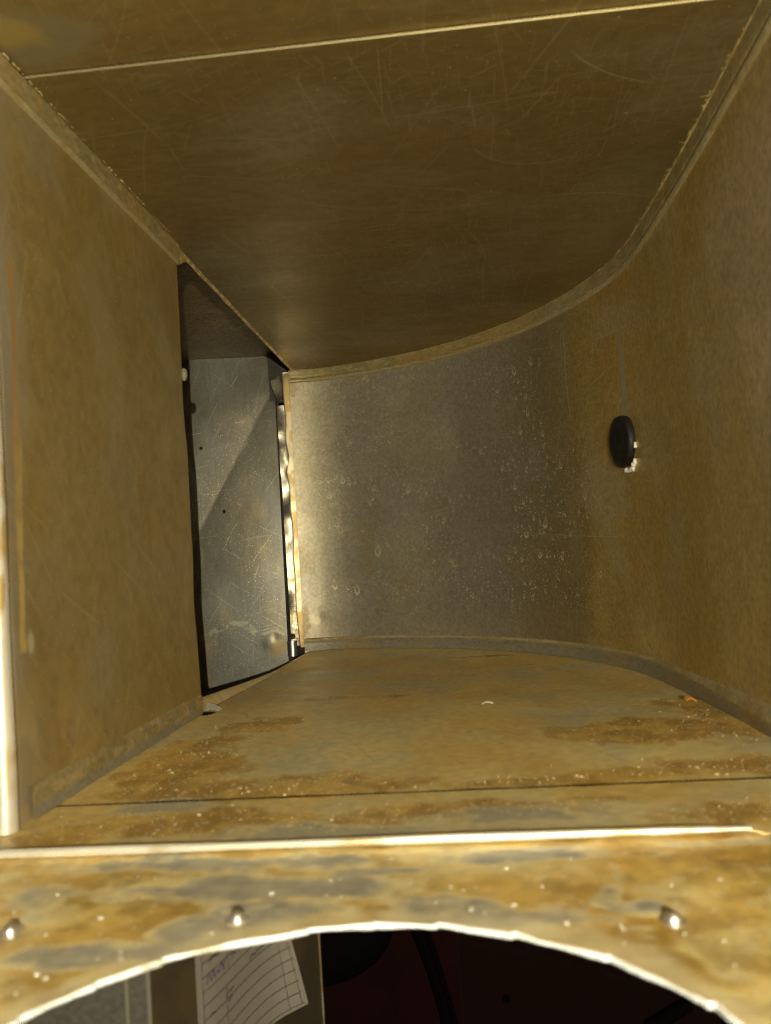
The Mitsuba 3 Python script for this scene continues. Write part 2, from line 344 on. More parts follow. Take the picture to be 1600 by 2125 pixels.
metal('dusty_edge', dust_color, 0.6, 0.1, 0.4)
metal('fold_edge_metal', lambda p, n, uv: mix([0.20, 0.16, 0.08], [0.40, 0.33, 0.15], ss(-0.2, 0.15, p.x) * (0.4 + 0.6 * fbm(p.x * 40, p.y * 40, 3, 3))), 0.5, 0.3, 0.5)


# galvanised branch panel: fine bright spangle
def branch_color(p, n, uv):
    x, z = p.x, p.z
    a = fbm(x * 9, z * 5, 2, 3)
    c = mix([0.195, 0.187, 0.158], [0.155, 0.141, 0.107], ss(0.35, 0.65, a))
    c = mix(c, [0.34, 0.26, 0.13], ss(0.55, 0.8, fbm(x * 20, z * 14, 6, 4)) * 0.35)
    c = c * (0.80 + 0.22 * noise(x * 420, z * 420, 2) + 0.18 * noise(x * 300, z * 40, 5))
    c = mix(c, [0.78, 0.72, 0.54], specks(x, z, 240, 31, 0.30, 0.12, 0.30) * 0.6 * ss(0.35, 0.6, fbm(x * 8, z * 8, 3, 2)))
    arcm = segment(x, z, [(-0.500, 0.020), (-0.470, 0.033), (-0.435, 0.043), (-0.412, 0.040), (-0.396, 0.022)], 0.006) * ss(0.4, 0.6, fbm(x * 160, z * 160, 3, 2))
    arcm = dr.maximum(arcm, segment(x, z, [(-0.385, 0.020), (-0.360, 0.026), (-0.345, 0.018)], 0.003) * 0.8)
    c = mix(c, [0.55, 0.49, 0.34], arcm * 0.4)
    rust = ss(0.0, 0.5, spot(x, z, -0.355, -0.008, 0.03, 0.02, 1.4 * (fbm(x * 90, z * 90, 5, 3) - 0.5)))
    c = mix(c, [0.26, 0.16, 0.05], rust * 0.6)
    return mix(c, [0.7, 0.64, 0.5], scratches(x, z, 71, 0.03, 0.10, 0.0005, 0.25, 4) * 0.35)


metal('branch_metal', branch_color, 0.36, 0.86, 0.5)
metal('branch_ceiling_metal', lambda p, n, uv: mix([0.24, 0.18, 0.075], [0.17, 0.115, 0.045], ss(0.3, 0.7, fbm(p.x * 12, p.y * 12, 2, 4))) * (0.7 + 0.6 * noise(p.x * 260, p.y * 260, 1)), 0.5, 0.3, 0.5)
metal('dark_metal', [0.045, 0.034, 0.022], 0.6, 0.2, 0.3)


def bright_color(p, n, uv):
    a = fbm(p.x * 160, p.z * 160, 3, 3)
    c = mix([0.52, 0.50, 0.43], [0.42, 0.37, 0.26], ss(0.35, 0.7, a))
    low = ss(0.16, 0.03, p.z)
    rust = ss(0.42, 0.60, fbm(p.x * 220, p.z * 220, 8, 3)) * (0.25 + 0.75 * low)
    c = mix(c, [0.30, 0.17, 0.045], rust * 0.75)
    ln = ss(0.62, 0.70, noise(p.x * 60, p.z * 700, 2)) * low
    return mix(c, [0.12, 0.08, 0.04], ln * 0.5)


metal('bright_metal', bright_color, 0.36, 0.85, 0.5)
metal('gold_flange_metal', lambda p, n, uv: mix([0.42, 0.36, 0.23], [0.32, 0.22, 0.08], ss(0.4, 0.65, fbm(p.x * 90, p.z * 60, 2, 3))), 0.36, 0.6, 0.5)
metal('cut_metal', lambda p, n, uv: mix([0.97, 0.97, 0.95], [0.50, 0.40, 0.22], ss(0.52, 0.70, fbm(p.x * 70, p.y * 70, 2, 3)) * 0.7), 0.45, 0.10, 0.8)
metal('hem_metal', lambda p, n, uv: mix([0.88, 0.84, 0.72], [0.62, 0.45, 0.18], ss(0.55, 0.72, fbm(p.x * 28, p.y * 60, p.z * 28, 3))), 0.36, 0.55, 0.5)
metal('screw_metal', [0.95, 0.94, 0.91], 0.34, 0.95, 0.5)
metal('dull_sealant', [0.17, 0.15, 0.10], 0.6, 0.0, 0.4)
metal('rubber', lambda p, n, uv: mix([0.007, 0.007, 0.0075], [0.014, 0.013, 0.012], ss(0.45, 0.75, fbm(p.x * 90, p.y * 90, p.z * 90, 3))), 0.50, 0.0, 0.25)
metal('sealant_white', [0.72, 0.70, 0.62], 0.35, 0.0, 0.5)
metal('orange_paint', [0.75, 0.30, 0.02], 0.6, 0.0, 0.4)
metal('paint_chip', [0.72, 0.72, 0.55], 0.6, 0.0, 0.4)
metal('grit', [0.90, 0.86, 0.74], 0.22, 0.3, 0.7)
metal('crust', [0.72, 0.62, 0.40], 0.45, 0.0, 0.5)
metal('paper', lambda p, n, uv: mix([0.29, 0.245, 0.19], [0.24, 0.20, 0.155], fbm(p.y * 20, p.z * 20, 3, 3)), 0.8, 0.0, 0.2)
metal('print_ink', [0.05, 0.04, 0.035], 0.8, 0.0, 0.2)
metal('pen_ink', [0.045, 0.035, 0.09], 0.8, 0.0, 0.2)
metal('cabinet_grey', lambda p, n, uv: mix([0.115, 0.10, 0.078], [0.085, 0.073, 0.052], fbm(p.x * 18, p.z * 9, 2, 3)) * (0.8 + 0.4 * noise(p.x * 400, p.z * 400, 2)), 0.5, 0.3, 0.5)
metal('fold_metal', [0.20, 0.175, 0.125], 0.5, 0.3, 0.5)
metal('cabinet_brown', lambda p, n, uv: mix([0.070, 0.050, 0.028], [0.10, 0.068, 0.030], ss(0.45, 0.7, fbm(p.y * 18, p.z * 30, 2, 4))), 0.55, 0.2, 0.4)
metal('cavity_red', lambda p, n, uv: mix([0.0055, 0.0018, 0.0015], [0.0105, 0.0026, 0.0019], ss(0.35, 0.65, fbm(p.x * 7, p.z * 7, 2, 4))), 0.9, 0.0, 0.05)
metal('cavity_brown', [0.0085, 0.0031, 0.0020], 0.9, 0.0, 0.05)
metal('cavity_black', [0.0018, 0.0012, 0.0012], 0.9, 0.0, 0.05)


# ------------------------------------------------------------------ mesh helpers
def key_for(name):
    if name not in scene and name not in labels:
        return name
    i = 1
    while f'{name}_{i:03d}' in scene or f'{name}_{i:03d}' in labels:
        i += 1
    return f'{name}_{i:03d}'


def thing(name, label, category, group=None):
    k = key_for(name)
    labels[k] = {'label': label, 'category': category}
    if group: labels[k]['group'] = group
    return k


def part(parent, name, mesh, mat, label=None, smooth=30, uv=None, kind=None):
    k = key_for(f'{parent}__{name}')
    scene[k] = mikit.ply(mesh, mat, smooth=smooth, uv=uv)
    if label or kind:
        labels[k] = {}
        if label: labels[k]['label'] = label
        if kind: labels[k]['kind'] = kind
    return k


def single(name, mesh, mat, label, category, smooth=30, **more):
    k = key_for(name)
    scene[k] = mikit.ply(mesh, mat, smooth=smooth)
    labels[k] = {'label': label, 'category': category, **more}
    return k


def struct(name, mesh, mat, smooth=False):
    scene[name] = mikit.ply(mesh, mat, smooth=smooth)
    labels[name] = {'kind': 'structure'}


def quads(nu, nv):
    i, j = np.meshgrid(np.arange(nu - 1), np.arange(nv - 1), indexing='ij')
    a = i * nv + j
    return np.stack([a, a + nv, a + nv + 1, a + 1], -1).reshape(-1, 4)


def tri(q): return np.vstack([q[:, [0, 1, 2]], q[:, [0, 2, 3]]])


def sheet(P, thick=0.0, normal=None):
    """P (nu, nv, 3): a sheet; with a thickness it becomes a closed slab"""
    nu, nv = P.shape[:2]
    f = tri(quads(nu, nv))
    v = P.reshape(-1, 3)
    if not thick:
        return trimesh.Trimesh(v, f, process=False)
    if normal is None:
        du, dv = np.gradient(P, axis=0), np.gradient(P, axis=1)
        n = np.cross(du, dv); n /= np.linalg.norm(n, axis=2, keepdims=True) + 1e-12
    else:
        n = np.broadcast_to(np.asarray(normal, float), P.shape)
    v2 = (P - n * thick).reshape(-1, 3)
    ring = np.concatenate([np.arange(nv), np.arange(1, nu) * nv + nv - 1, (nu - 1) * nv + np.arange(nv - 2, -1, -1), np.arange(nu - 2, 0, -1) * nv])
    nxt = np.roll(ring, -1)
    side = np.stack([ring, ring + nu * nv, nxt + nu * nv, nxt], 1)
    return trimesh.Trimesh(np.vstack([v, v2]), np.vstack([f, f[:, ::-1] + nu * nv, tri(side)]), process=False)


def sweep(path, profile, closed=False):
    """profile(i) -> (m, 3) points at path step i, joined as a sheet"""
    P = np.array([profile(i) for i in range(len(path))])
    return P


def box(x0, x1, y0, y1, z0, z1):
    m = trimesh.creation.box([x1 - x0, y1 - y0, z1 - z0])
    m.apply_translation([(x0 + x1) / 2, (y0 + y1) / 2, (z0 + z1) / 2])
    return m


def tube(pts, r, sides=8):
    p = np.asarray(pts, float)
    r = np.broadcast_to(r, (len(p),))
    t = np.gradient(p, axis=0); t /= np.linalg.norm(t, axis=1, keepdims=True) + 1e-12
    ref = np.where(np.abs(t[:, 2:]) < 0.9, [0, 0, 1.0], [1.0, 0, 0])
    a = np.cross(t, ref); a /= np.linalg.norm(a, axis=1, keepdims=True)
    b = np.cross(t, a)
    ang = np.linspace(0, 2 * np.pi, sides + 1)
    P = p[:, None] + r[:, None, None] * (np.cos(ang)[None, :, None] * a[:, None] + np.sin(ang)[None, :, None] * b[:, None])
    return sheet(P)


def nz(P, k, seed=0, octaves=3): return meshkit.fbm(np.asarray(P) * k, octaves, seed) - 0.5


def sst(a, b, x):
    t = np.clip((x - a) / (b - a), 0, 1)
    return t * t * (3 - 2 * t)


# ------------------------------------------------------------------ the elbow's plan
XL, YF = -0.284, 0.567
HP = np.array([(.220, -.1), (.2215, .3), (.2225, .60), (.2245, .78), (.2225, .93), (.2090, 1.085), (.1775, 1.188), (.124, 1.297), (.054, 1.388), (-.026, 1.459), (-.112, 1.508), (-.204, 1.543), (-.294, 1.555)])
tk = np.r_[0, np.cumsum(np.hypot(*np.diff(HP, axis=0).T))]
_tt = np.linspace(0, tk[-1], 1200)
_C = CubicSpline(tk, HP)(_tt)
_S = np.r_[0, np.cumsum(np.hypot(*np.diff(_C, axis=0).T))]
S_END = _S[-1]


def heel_at(s):
    xy = np.stack([np.interp(s, _S, _C[:, 0]), np.interp(s, _S, _C[:, 1])], -1)
    d = 0.004
    q = np.stack([np.interp(s + d, _S, _C[:, 0]) - np.interp(s - d, _S, _C[:, 0]), np.interp(s + d, _S, _C[:, 1]) - np.interp(s - d, _S, _C[:, 1])], -1)
    q /= np.linalg.norm(q, axis=-1, keepdims=True)
    return xy, np.stack([-q[..., 1], q[..., 0]], -1)     # point, inward normal


def floor_z(x, y):
    return -0.009 * sst(0.0, 0.45, y - 0.60 - 0.45 * (0.22 - x))


S_FOLD = np.interp(YF, _C[:, 1][:800], _S[:800])
elbow = thing('duct_elbow', 'brown filmed sheet metal duct elbow curving left around a square throat', 'duct')


def ruled(z_of, nu=150, nv=70, s0=S_FOLD, amp=0.0012, seed=0):
    s = np.linspace(s0, S_END - 0.0005, nu)
    outer, _ = heel_at(s)
    t = np.linspace(0, 1, nu)
    inner = np.stack([np.full(nu, XL - 0.0008), YF + (1.5545 - YF) * t ** 0.9], -1)
    w = np.linspace(0, 1, nv)
    xy = inner[:, None] * (1 - w[None, :, None]) + outer[:, None] * w[None, :, None]
    P = np.concatenate([xy, np.zeros(xy.shape[:2] + (1,))], -1)
    edge = np.minimum.reduce([sst(0, .12, w)[None, :] * np.ones((nu, 1)), sst(0, .12, 1 - w)[None, :] * np.ones((nu, 1)), sst(0, .08, t)[:, None] * np.ones((1, nv))])
    P[..., 2] = z_of(P[..., 0], P[..., 1]) + amp * edge * 2 * nz(P, 5.0, seed)
    return P


# ceiling of the elbow, hung 2.5 mm below the collar's ceiling, its front edge showing
Pc = ruled(lambda x, y: 0.5 + 0 * x, amp=0.0020, seed=3)
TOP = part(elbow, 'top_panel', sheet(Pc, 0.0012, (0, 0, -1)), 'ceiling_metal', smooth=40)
lip = np.array([[(x, YF - 0.0008 - 0.0006 * math.sin(a), 0.5010 - 0.0011 * math.cos(a)) for a in np.linspace(0, math.pi, 7)] for x in np.linspace(XL + 0.002, 0.2205, 60)])
part(TOP, 'front_edge', sheet(lip), 'fold_edge_metal', 'pale dusty front edge of the duct ceiling')

# floor of the elbow with a torn notch at the throat's far corner
Pf = ruled(floor_z, nu=380, nv=190, amp=0.0016, seed=5)
Pf[..., 2] += 0.0007 * nz(Pf, 34, 41, 4)
mf = sheet(Pf)
cen = mf.triangles_center
notch = ((cen[:, 0] + 0.2785) / 0.0085) ** 2 + ((cen[:, 1] - 0.899) / 0.013) ** 2 + 0.8 * nz(cen, 300, 2) < 1
mf.update_faces(~notch)
BOT = part(elbow, 'bottom_panel', mf, 'floor_metal', 'rust stained khaki floor of the duct', smooth=40)
part(BOT, 'torn_tab', sheet(np.array([[(-0.284 + 0.016 * u, 0.912 + 0.010 * v - 0.004 * u, 0.0005 + 0.006 * (1 - u) * v + 0.0015 * math.sin(3 * u)) for v in np.linspace(0, 1, 6)] for u in np.linspace(0, 1, 8)]), 0.0008), 'hem_metal', 'small bright torn tab at the notch in the floor')

# heel: one sheet from beside the camera round to the branch, with the plug's hole
hs = np.concatenate([np.linspace(0.05, 1.12, 160), np.linspace(1.1205, 1.28, 120), np.linspace(1.2815, S_END, 200)])
hz = np.linspace(-0.012, 0.5, 190)
HXY, HN = heel_at(hs)
Ph = np.zeros((len(hs), len(hz), 3))
Ph[..., :2] = HXY[:, None]
Ph[..., 2] = hz[None]
ripple = 0.0022 * nz(np.stack(np.broadcast_arrays(hs[:, None] * 5, hz[None] * 5, 2.0), -1), 1.0, 8, 2) * sst(0, .06, np.minimum(hz, 0.5 - hz))[None] * sst(0, 0.05, S_END - hs)[:, None]
dent = -0.0030 * np.exp(-(((hs[:, None] - 1.60) / 0.03) ** 2 + ((hz[None] - 0.345) / 0.05) ** 2))
dent = dent - 0.0012 * np.exp(-(((hs[:, None] - 1.895) / 0.010) ** 2 + ((hz[None] - 0.048) / 0.010) ** 2)) + 0.0006 * np.exp(-(((hs[:, None] - 1.912) / 0.007) ** 2 + ((hz[None] - 0.040) / 0.012) ** 2))
curl = 0.0085 * np.clip((hs - (S_END - 0.110)) / 0.110, 0, 1) ** 2
fine = 0.0006 * nz(np.stack(np.broadcast_arrays(hs[:, None] * 26, hz[None] * 18, 3.0), -1), 1.0, 18, 3) * sst(0, .03, np.minimum(hz, 0.5 - hz))[None]
Ph[..., :2] += HN[:, None] * (ripple + dent + curl[:, None] + fine)[..., None]
mh = sheet(Ph)
uvh = np.stack(np.broadcast_arrays(hs[:, None], hz[None]), -1).reshape(-1, 2)
GS, GZ, GR = 1.1880, 0.2745, 0.0320
cuv = uvh[mh.faces].mean(1)
keep = ((cuv[:, 0] - GS) / (GR * 0.95)) ** 2 + ((cuv[:, 1] - GZ) / (GR * 0.95)) ** 2 > 1
mh = trimesh.Trimesh(mh.vertices, mh.faces[keep], process=False)
HEEL = part(elbow, 'heel_panel', mh, 'heel_metal', 'curved outer wall, grey with dried drops at the far end and brown nearer', smooth=True, uv=uvh)


# Pittsburgh seams along the heel's top and foot
def heel_seam(prof, s0, s1, n, zof):
    s = np.linspace(s0, s1, n)
    xy, nn = heel_at(s)
    P = np.zeros((n, len(prof), 3))
    for j, (o, z) in enumerate(prof):
        P[:, j, :2] = xy + nn * (o + 0.0085 * np.clip((s - (S_END - 0.110)) / 0.110, 0, 1) ** 2)[:, None]
        P[:, j, 2] = zof(xy) + z
    return P


top_prof = [(0.0040, 0.0), (0.0042, -0.0100), (0.0042, -0.0142), (0.0034, -0.0152), (0.0020, -0.0158), (0.0022, -0.0166), (0.0036, -0.0176), (0.0040, -0.0200), (0.0028, -0.0222), (0.0010, -0.0230), (-0.0005, -0.0232)]
part(HEEL, 'seam', sheet(heel_seam(top_prof, 0.1, S_END - 0.001, 220, lambda q: 0.4996)), 'seam_metal', 'grey folded seam along the top of the curved wall', smooth=50)
bot_prof = [(0.0050, 0.0005), (0.0052, 0.0060), (0.0052, 0.0125), (0.0047, 0.0140), (0.0034, 0.0170), (0.0026, 0.0195), (0.0022, 0.0210), (0.0010, 0.0220), (-0.0005, 0.0222)]
fz = lambda q: floor_z(q[:, 0], q[:, 1])
part(HEEL, 'seam', sheet(heel_seam(bot_prof, 0.1, S_END - 0.001, 220, fz)), 'seam_metal', 'grey folded seam along the foot of the curved wall', smooth=50)
# dust packed along the corner of ceiling and heel, with tufts reaching over the ceiling
sb = np.linspace(0.42, S_END - 0.03, 420)
bxy, bn = heel_at(sb)
br = 0.0005 + 0.0014 * np.clip(meshkit.fbm(np.stack([sb * 45, sb * 0, sb * 0], -1), 4, 3) - 0.28, 0, 1) ** 1.2
br *= 0.5 + 0.9 * sst(1.35, 0.7, sb)
part(TOP, 'dust_line', tube(np.stack([bxy[:, 0] + bn[:, 0] * 0.0046, bxy[:, 1] + bn[:, 1] * 0.0046, np.full(len(sb), 0.4992)], -1), br, 7), 'dusty_edge', 'yellow dust packed along the ceiling seam', smooth=True)
m = []
for k in range(80):
    s_ = rng.uniform(0.55, 1.30) if k % 3 else rng.uniform(0.78, 1.05)
    (xy,), (nn,) = heel_at(np.array([s_]))
    L, w = rng.uniform(0.0008, 0.0022) * (1 + 1.5 * (rng.random() < 0.08)), rng.uniform(0.0003, 0.0007)
    c = trimesh.creation.icosphere(1, 1.0)
    c.vertices *= 1 + 0.5 * (rng.random((len(c.vertices), 1)) - 0.5)
    c.apply_scale([L, w * 1.4, w * 0.6])
    c.apply_transform(trimesh.transformations.rotation_matrix(rng.normal(0.1, 0.25), [0, 0, 1]))
    c.apply_translation([*(xy + nn * (0.0045 + L * 0.8)), 0.4994])
    m.append(c)
part(TOP, 'dust_tufts', trimesh.util.concatenate(m), 'dusty_edge', 'tufts of yellow dust on the ceiling beside the seam', smooth=True, kind='stuff')

# throat (left cheek) with a rolled front edge and folded seams
ys = np.linspace(0.518, 0.895, 90)
zs = np.linspace(-0.004, 0.5, 110)
roll = [(XL - 0.030, 0.5190), (XL - 0.004, 0.5185)]
col = roll + [(XL, y) for y in ys[1:]]
Pt = np.zeros((len(col), len(zs), 3))
Pt[..., 0] = np.array([c[0] for c in col])[:, None]
Pt[..., 1] = np.array([c[1] for c in col])[:, None]
Pt[..., 2] = zs[None]
inside = sst(0.53, 0.60, Pt[..., 1]) * sst(0, .07, np.minimum(Pt[..., 2], 0.5 - Pt[..., 2]))
Pt[..., 0] += (0.0032 * nz(Pt, 5.5, 21, 2) + 0.0006 * nz(Pt, 24, 22, 3)) * inside - 0.004 * sst(0.86, 0.895, Pt[..., 1]) * nz(Pt * [0, 0, 1], 9, 3)
THROAT = part(elbow, 'throat_panel', sheet(Pt, 0.0010, (1, 0, 0)), 'throat_metal', 'flat brown inner wall with a rust run near its front edge', smooth=50)
hem = np.array([[(XL - 0.0030 + 0.0070 * math.sin(a) * (1 + 0.05 * math.sin(z * 40)), 0.5125 - 0.0070 * math.cos(a) * (1 + 0.04 * math.sin(z * 23 + 1)), z) for a in np.linspace(-1.9, 2.1, 22)] for z in np.linspace(0.0, 0.5, 120)])
part(THROAT, 'hem', sheet(hem), 'hem_metal', 'bright rolled front edge of the inner wall', smooth=True)


def throat_seam(prof, zof, y0, y1, n=60):
    y = np.linspace(y0, y1, n)
    return sheet(np.array([[(XL + o, yy, zof(yy) + z) for o, z in prof] for yy in y]))


tp = [(0.0028, 0.0), (0.0029, -0.008), (0.0028, -0.0130), (0.0018, -0.0140), (0.0018, -0.0150), (0.0026, -0.0165), (0.0024, -0.0190), (0.0012, -0.0205), (-0.0005, -0.0208)]
part(THROAT, 'seam', throat_seam(tp, lambda y: 0.4996, 0.528, 0.8955), 'seam_metal', 'grey folded seam along the top of the inner wall', smooth=50)
bp = [(0.0026, 0.0), (0.0026, 0.010), (0.0024, 0.0165), (0.0018, 0.0185), (0.0008, 0.0200), (-0.0005, 0.0206)]
part(THROAT, 'seam', throat_seam(bp, lambda y: 0.0003, 0.535, 0.8955), 'seam_metal', 'grey folded seam along the foot of the inner wall', smooth=50)
m = []
for k in range(90):
    y = rng.uniform(0.53, 0.88)
    c = trimesh.creation.icosphere(1, 1.0)
    w = rng.uniform(0.0004, 0.0008)
    c.apply_scale([w * rng.uniform(0.8, 1.4), w * rng.uniform(1, 4), w * 0.7])
    c.apply_translation([XL + 0.0046 + abs(rng.normal(0, 0.0006)), y, 0.4990])
    m.append(c)
part(THROAT, 'dust_crumbs', trimesh.util.concatenate(m), 'dusty_edge', 'dust along the seam above the inner wall', smooth=True, kind='stuff')
# discharge edge: floor lip and ceiling lip facing the branch
yl = np.linspace(0.900, 1.50, 60)
lipP = np.array([[(XL - 0.0010 - 0.016 * t * (1 - (y - 0.9) / 0.62), y, floor_z(XL, y) + 0.0006 + (0.0105 * t + 0.002 * math.sin(t * 3)) * max(0.0, 1 - (y - 0.9) / 0.40)) for t in np.linspace(0, 1, 7)] for y in yl])
part(BOT, 'lip', sheet(lipP, 0.0008), 'floor_metal', 'bent up edge of the duct floor at the side opening', smooth=40)
cl = np.array([[(XL - 0.0012 - 0.003 * t, y, 0.5004 - (0.0026 + 0.017 * sst(0.945, 0.90, y) + 0.0012 * math.sin(y * 27) ** 6) * t) for t in np.linspace(0, 1, 4)] for y in np.linspace(0.897, 1.548, 80)])
part(TOP, 'lip', sheet(cl, 0.0008), 'dusty_edge', 'thin rusty edge of the duct ceiling at the side opening', smooth=40)

# ------------------------------------------------------------------ collar in front of the elbow
collar = thing('duct_collar', 'rusty sheet metal collar joining the elbow to the rust covered sheet below the camera', 'duct collar')
gx, gy = np.linspace(-0.345, 0.2188, 260), np.linspace(0.4725, YF - 0.0012, 50)
Pk = np.stack([*np.meshgrid(gx, gy, indexing='ij'), np.zeros((260, 50))], -1)
Pk[..., 2] = -0.0006 - 0.0028 * sst(0.136, 0.150, Pk[..., 0]) * sst(0.492, 0.474, Pk[..., 1]) + (0.0012 * nz(Pk, 9, 4) + 0.0007 * nz(Pk, 40, 44, 3)) * sst(0, 0.02, Pk[..., 1] - 0.4725) * sst(0, 0.02, YF - Pk[..., 1])
CB = part(collar, 'bottom_panel', sheet(Pk, 0.0010, (0, 0, 1)), 'floor_metal', 'rusty floor strip of the collar', smooth=40)
hx = np.linspace(-0.335, 0.1390, 120)
hemf = np.array([[(x, 0.4722 - 0.0020 * math.sin(a) * (1 + 0.10 * math.sin(x * 70)), -0.0001 + 0.0024 * math.cos(a) * (1 + 0.10 * math.sin(x * 31 + 2))) for a in np.linspace(-0.6, math.pi, 10)] for x in hx])
hemf[..., 2] *= (sst(0.1386, 0.10, hx) * 0.5 + 0.5)[:, None]
part(CB, 'hem', sheet(hemf), 'hem_metal', 'bright folded front edge of the collar floor', smooth=True)
gx, gy = np.linspace(-0.345, 0.2195, 70), np.linspace(-0.12, YF - 0.0002, 70)
Pn = np.stack([*np.meshgrid(gx, gy, indexing='ij'), np.zeros((70, 70))], -1)
Pn[..., 2] = 0.5028 + 0.0016 * nz(Pn, 6, 6) * sst(0, 0.04, YF - Pn[..., 1])
part(collar, 'top_panel', sheet(Pn), 'ceiling_metal', smooth=True)
part(collar, 'side_panel', sheet(np.array([[(-0.347, y, z) for z in np.linspace(-0.01, 0.503, 20)] for y in np.linspace(-0.12, 0.567, 30)]), 0.001, (1, 0, 0)), 'dark_metal')

# ------------------------------------------------------------------ near sheet with the hand cut round hole
plenum = thing('cut_sheet', 'rust covered metal sheet in the foreground with a rough round hole snipped through it', 'metal sheet')
CX, CY = -0.048, 0.2375
SNIPS = [(-0.1504, 0.328), (-0.1283, 0.3433), (-0.0761, 0.3719), (-0.0488, 0.3769), (-0.0218, 0.3728), (0.0067, 0.3575), (0.0376, 0.3345), (0.0662, 0.3034)]
sn = sorted(math.atan2(y - CY, x - CX) for x, y in SNIPS)
extra = list(np.linspace(sn[-1] + 0.22, sn[0] + 2 * math.pi - 0.22, 20))
sn = np.array(sn + extra)
STEP = np.random.default_rng(3).uniform(0.0010, 0.0034, len(sn))


def rim_r(th):
    t = (th - sn[0]) % (2 * math.pi)
    a = np.r_[sn - sn[0], 2 * math.pi]
    i = np.clip(np.searchsorted(a, t, side='right') - 1, 0, len(sn) - 1)
    span = a[i + 1] - a[i]
    f = (t - a[i]) / span
    chord = np.cos(span / 2) / np.cos((f - 0.5) * span)          # straight snips between the steps
    saw = STEP[i] * (f - 0.5)
    open_front = 0.16 * sst(0.15, 0.9, -np.sin(th))
    return 0.1388 * (0.35 + 0.65 * chord) + saw + open_front + 0.0003 * np.sin(th * 23) + 0.0010 * np.clip(meshkit.fbm(np.stack([th * 22, th * 0, th * 0], -1), 3, 5) - 0.5, -0.3, 0.3)


NT = 900
th = np.linspace(0, 2 * math.pi, NT)
rr0 = rim_r(th); rr0[-1] = rr0[0]
rad = np.linspace(0, 1, 110) ** 1.6
dirs = np.stack([np.cos(th), np.sin(th)], -1)
lim = np.minimum(np.where(dirs[:, 0] > 0, (0.2205 - CX) / np.maximum(dirs[:, 0], 1e-9), (-0.346 - CX) / np.minimum(dirs[:, 0], -1e-9)),
                 np.where(dirs[:, 1] > 0, (0.500 - CY) / np.maximum(dirs[:, 1], 1e-9), (-0.20 - CY) / np.minimum(dirs[:, 1], -1e-9)))
R = rr0[:, None] * (1 - rad) + lim[:, None] * rad
Ps = np.stack([CX + R * dirs[:, :1], CY + R * dirs[:, 1:], np.full(R.shape, -0.0036)], -1)
bow = 0.0022 * nz(Ps, 11, 14, 2) + 0.0013 * nz(Ps, 48, 15, 4)
for x, y in [(-0.213, 0.380), (-0.111, 0.387), (0.076, 0.374)]:
    bow -= 0.0016 * np.exp(-((Ps[..., 0] - x) ** 2 + (Ps[..., 1] - y) ** 2) / 0.009 ** 2)
Ps[..., 2] += (bow - 0.0006) * sst(0.0, 0.03, 0.475 - Ps[..., 1])
Ps[..., 2] = np.minimum(Ps[..., 2], -0.0019 - 0.0008 * sst(0.46, 0.475, Ps[..., 1]))
PL = part(plenum, 'plate', sheet(Ps), 'near_sheet_metal', 'ochre rust with bare grey islands', smooth=True)
edgeP = []
for i in range(NT):
    z0 = Ps[i, 0, 2]
    d = dirs[i]
    t = 0.0009 + 0.00018 * math.sin(th[i] * 17) + 0.0001 * math.sin(th[i] * 29)
    edgeP.append([(CX + (rr0[i] + 0.0005 - t * 0.8 * math.sin(a) ** 0.8) * d[0], CY + (rr0[i] + 0.0005 - t * 0.8 * math.sin(a) ** 0.8) * d[1], z0 - 0.0009 + 1.25 * t * math.cos(a)) for a in np.linspace(0.02, math.pi - 0.02, 13)])
part(PL, 'cut_edge', sheet(np.array(edgeP)), 'cut_metal', 'bright burred edge of the round hole', smooth=50)
for k, (x, y, rz, tl) in enumerate([(-0.213, 0.380, 0.5, 8), (-0.111, 0.387, 1.1, -6), (0.076, 0.374, 0.2, 5)]):
    prof = 1.15 * np.array([(0.0001, 0.0032), (0.0010, 0.0031), (0.0019, 0.0027), (0.0026, 0.0020), (0.0031, 0.0011), (0.0033, 0.0003), (0.0046, 0.0002), (0.0048, -0.0004), (0.0044, -0.0012)])
    h = trimesh.creation.revolve(prof, sections=28)
    import manifold3d
    h2 = trimesh.Trimesh(h.vertices, h.faces, process=True)
    Mx = trimesh.transformations.rotation_matrix(math.radians(tl), [1, 0.3, 0]) @ trimesh.transformations.rotation_matrix(rz, [0, 0, 1])
    h2.apply_transform(Mx); h2.apply_translation([x, y, -0.0044])
    part(plenum, 'screw', h2, 'screw_metal', smooth=60)

# ------------------------------------------------------------------ branch duct seen through the side opening
branch = thing('branch_duct', 'grey galvanised branch duct seen through the dark side opening on the left', 'duct')
YB = 1.620
bx0, bx1, bz0, bz1 = -0.95, -0.3385, -0.075, 0.549
apex = (-0.512, 0.188)
NXB, NZB = 200, 200
X, Z = np.meshgrid(np.linspace(bx0, bx1, NXB), np.linspace(bz0, bz1, NZB), indexing='ij')
corners = dict(ur=(bx1, 0.500), lr=(bx1, -0.10), ul=(bx0, bz1), ll=(bx0, bz0))


def crease(P, A, B, s):           # height falls off on both sides of a break line
    ax, az = A; dx, dz = B[0] - ax, B[1] - az
    L = math.hypot(dx, dz)
    return ((P[0] - ax) * (-dz) + (P[1] - az) * dx) / L * s


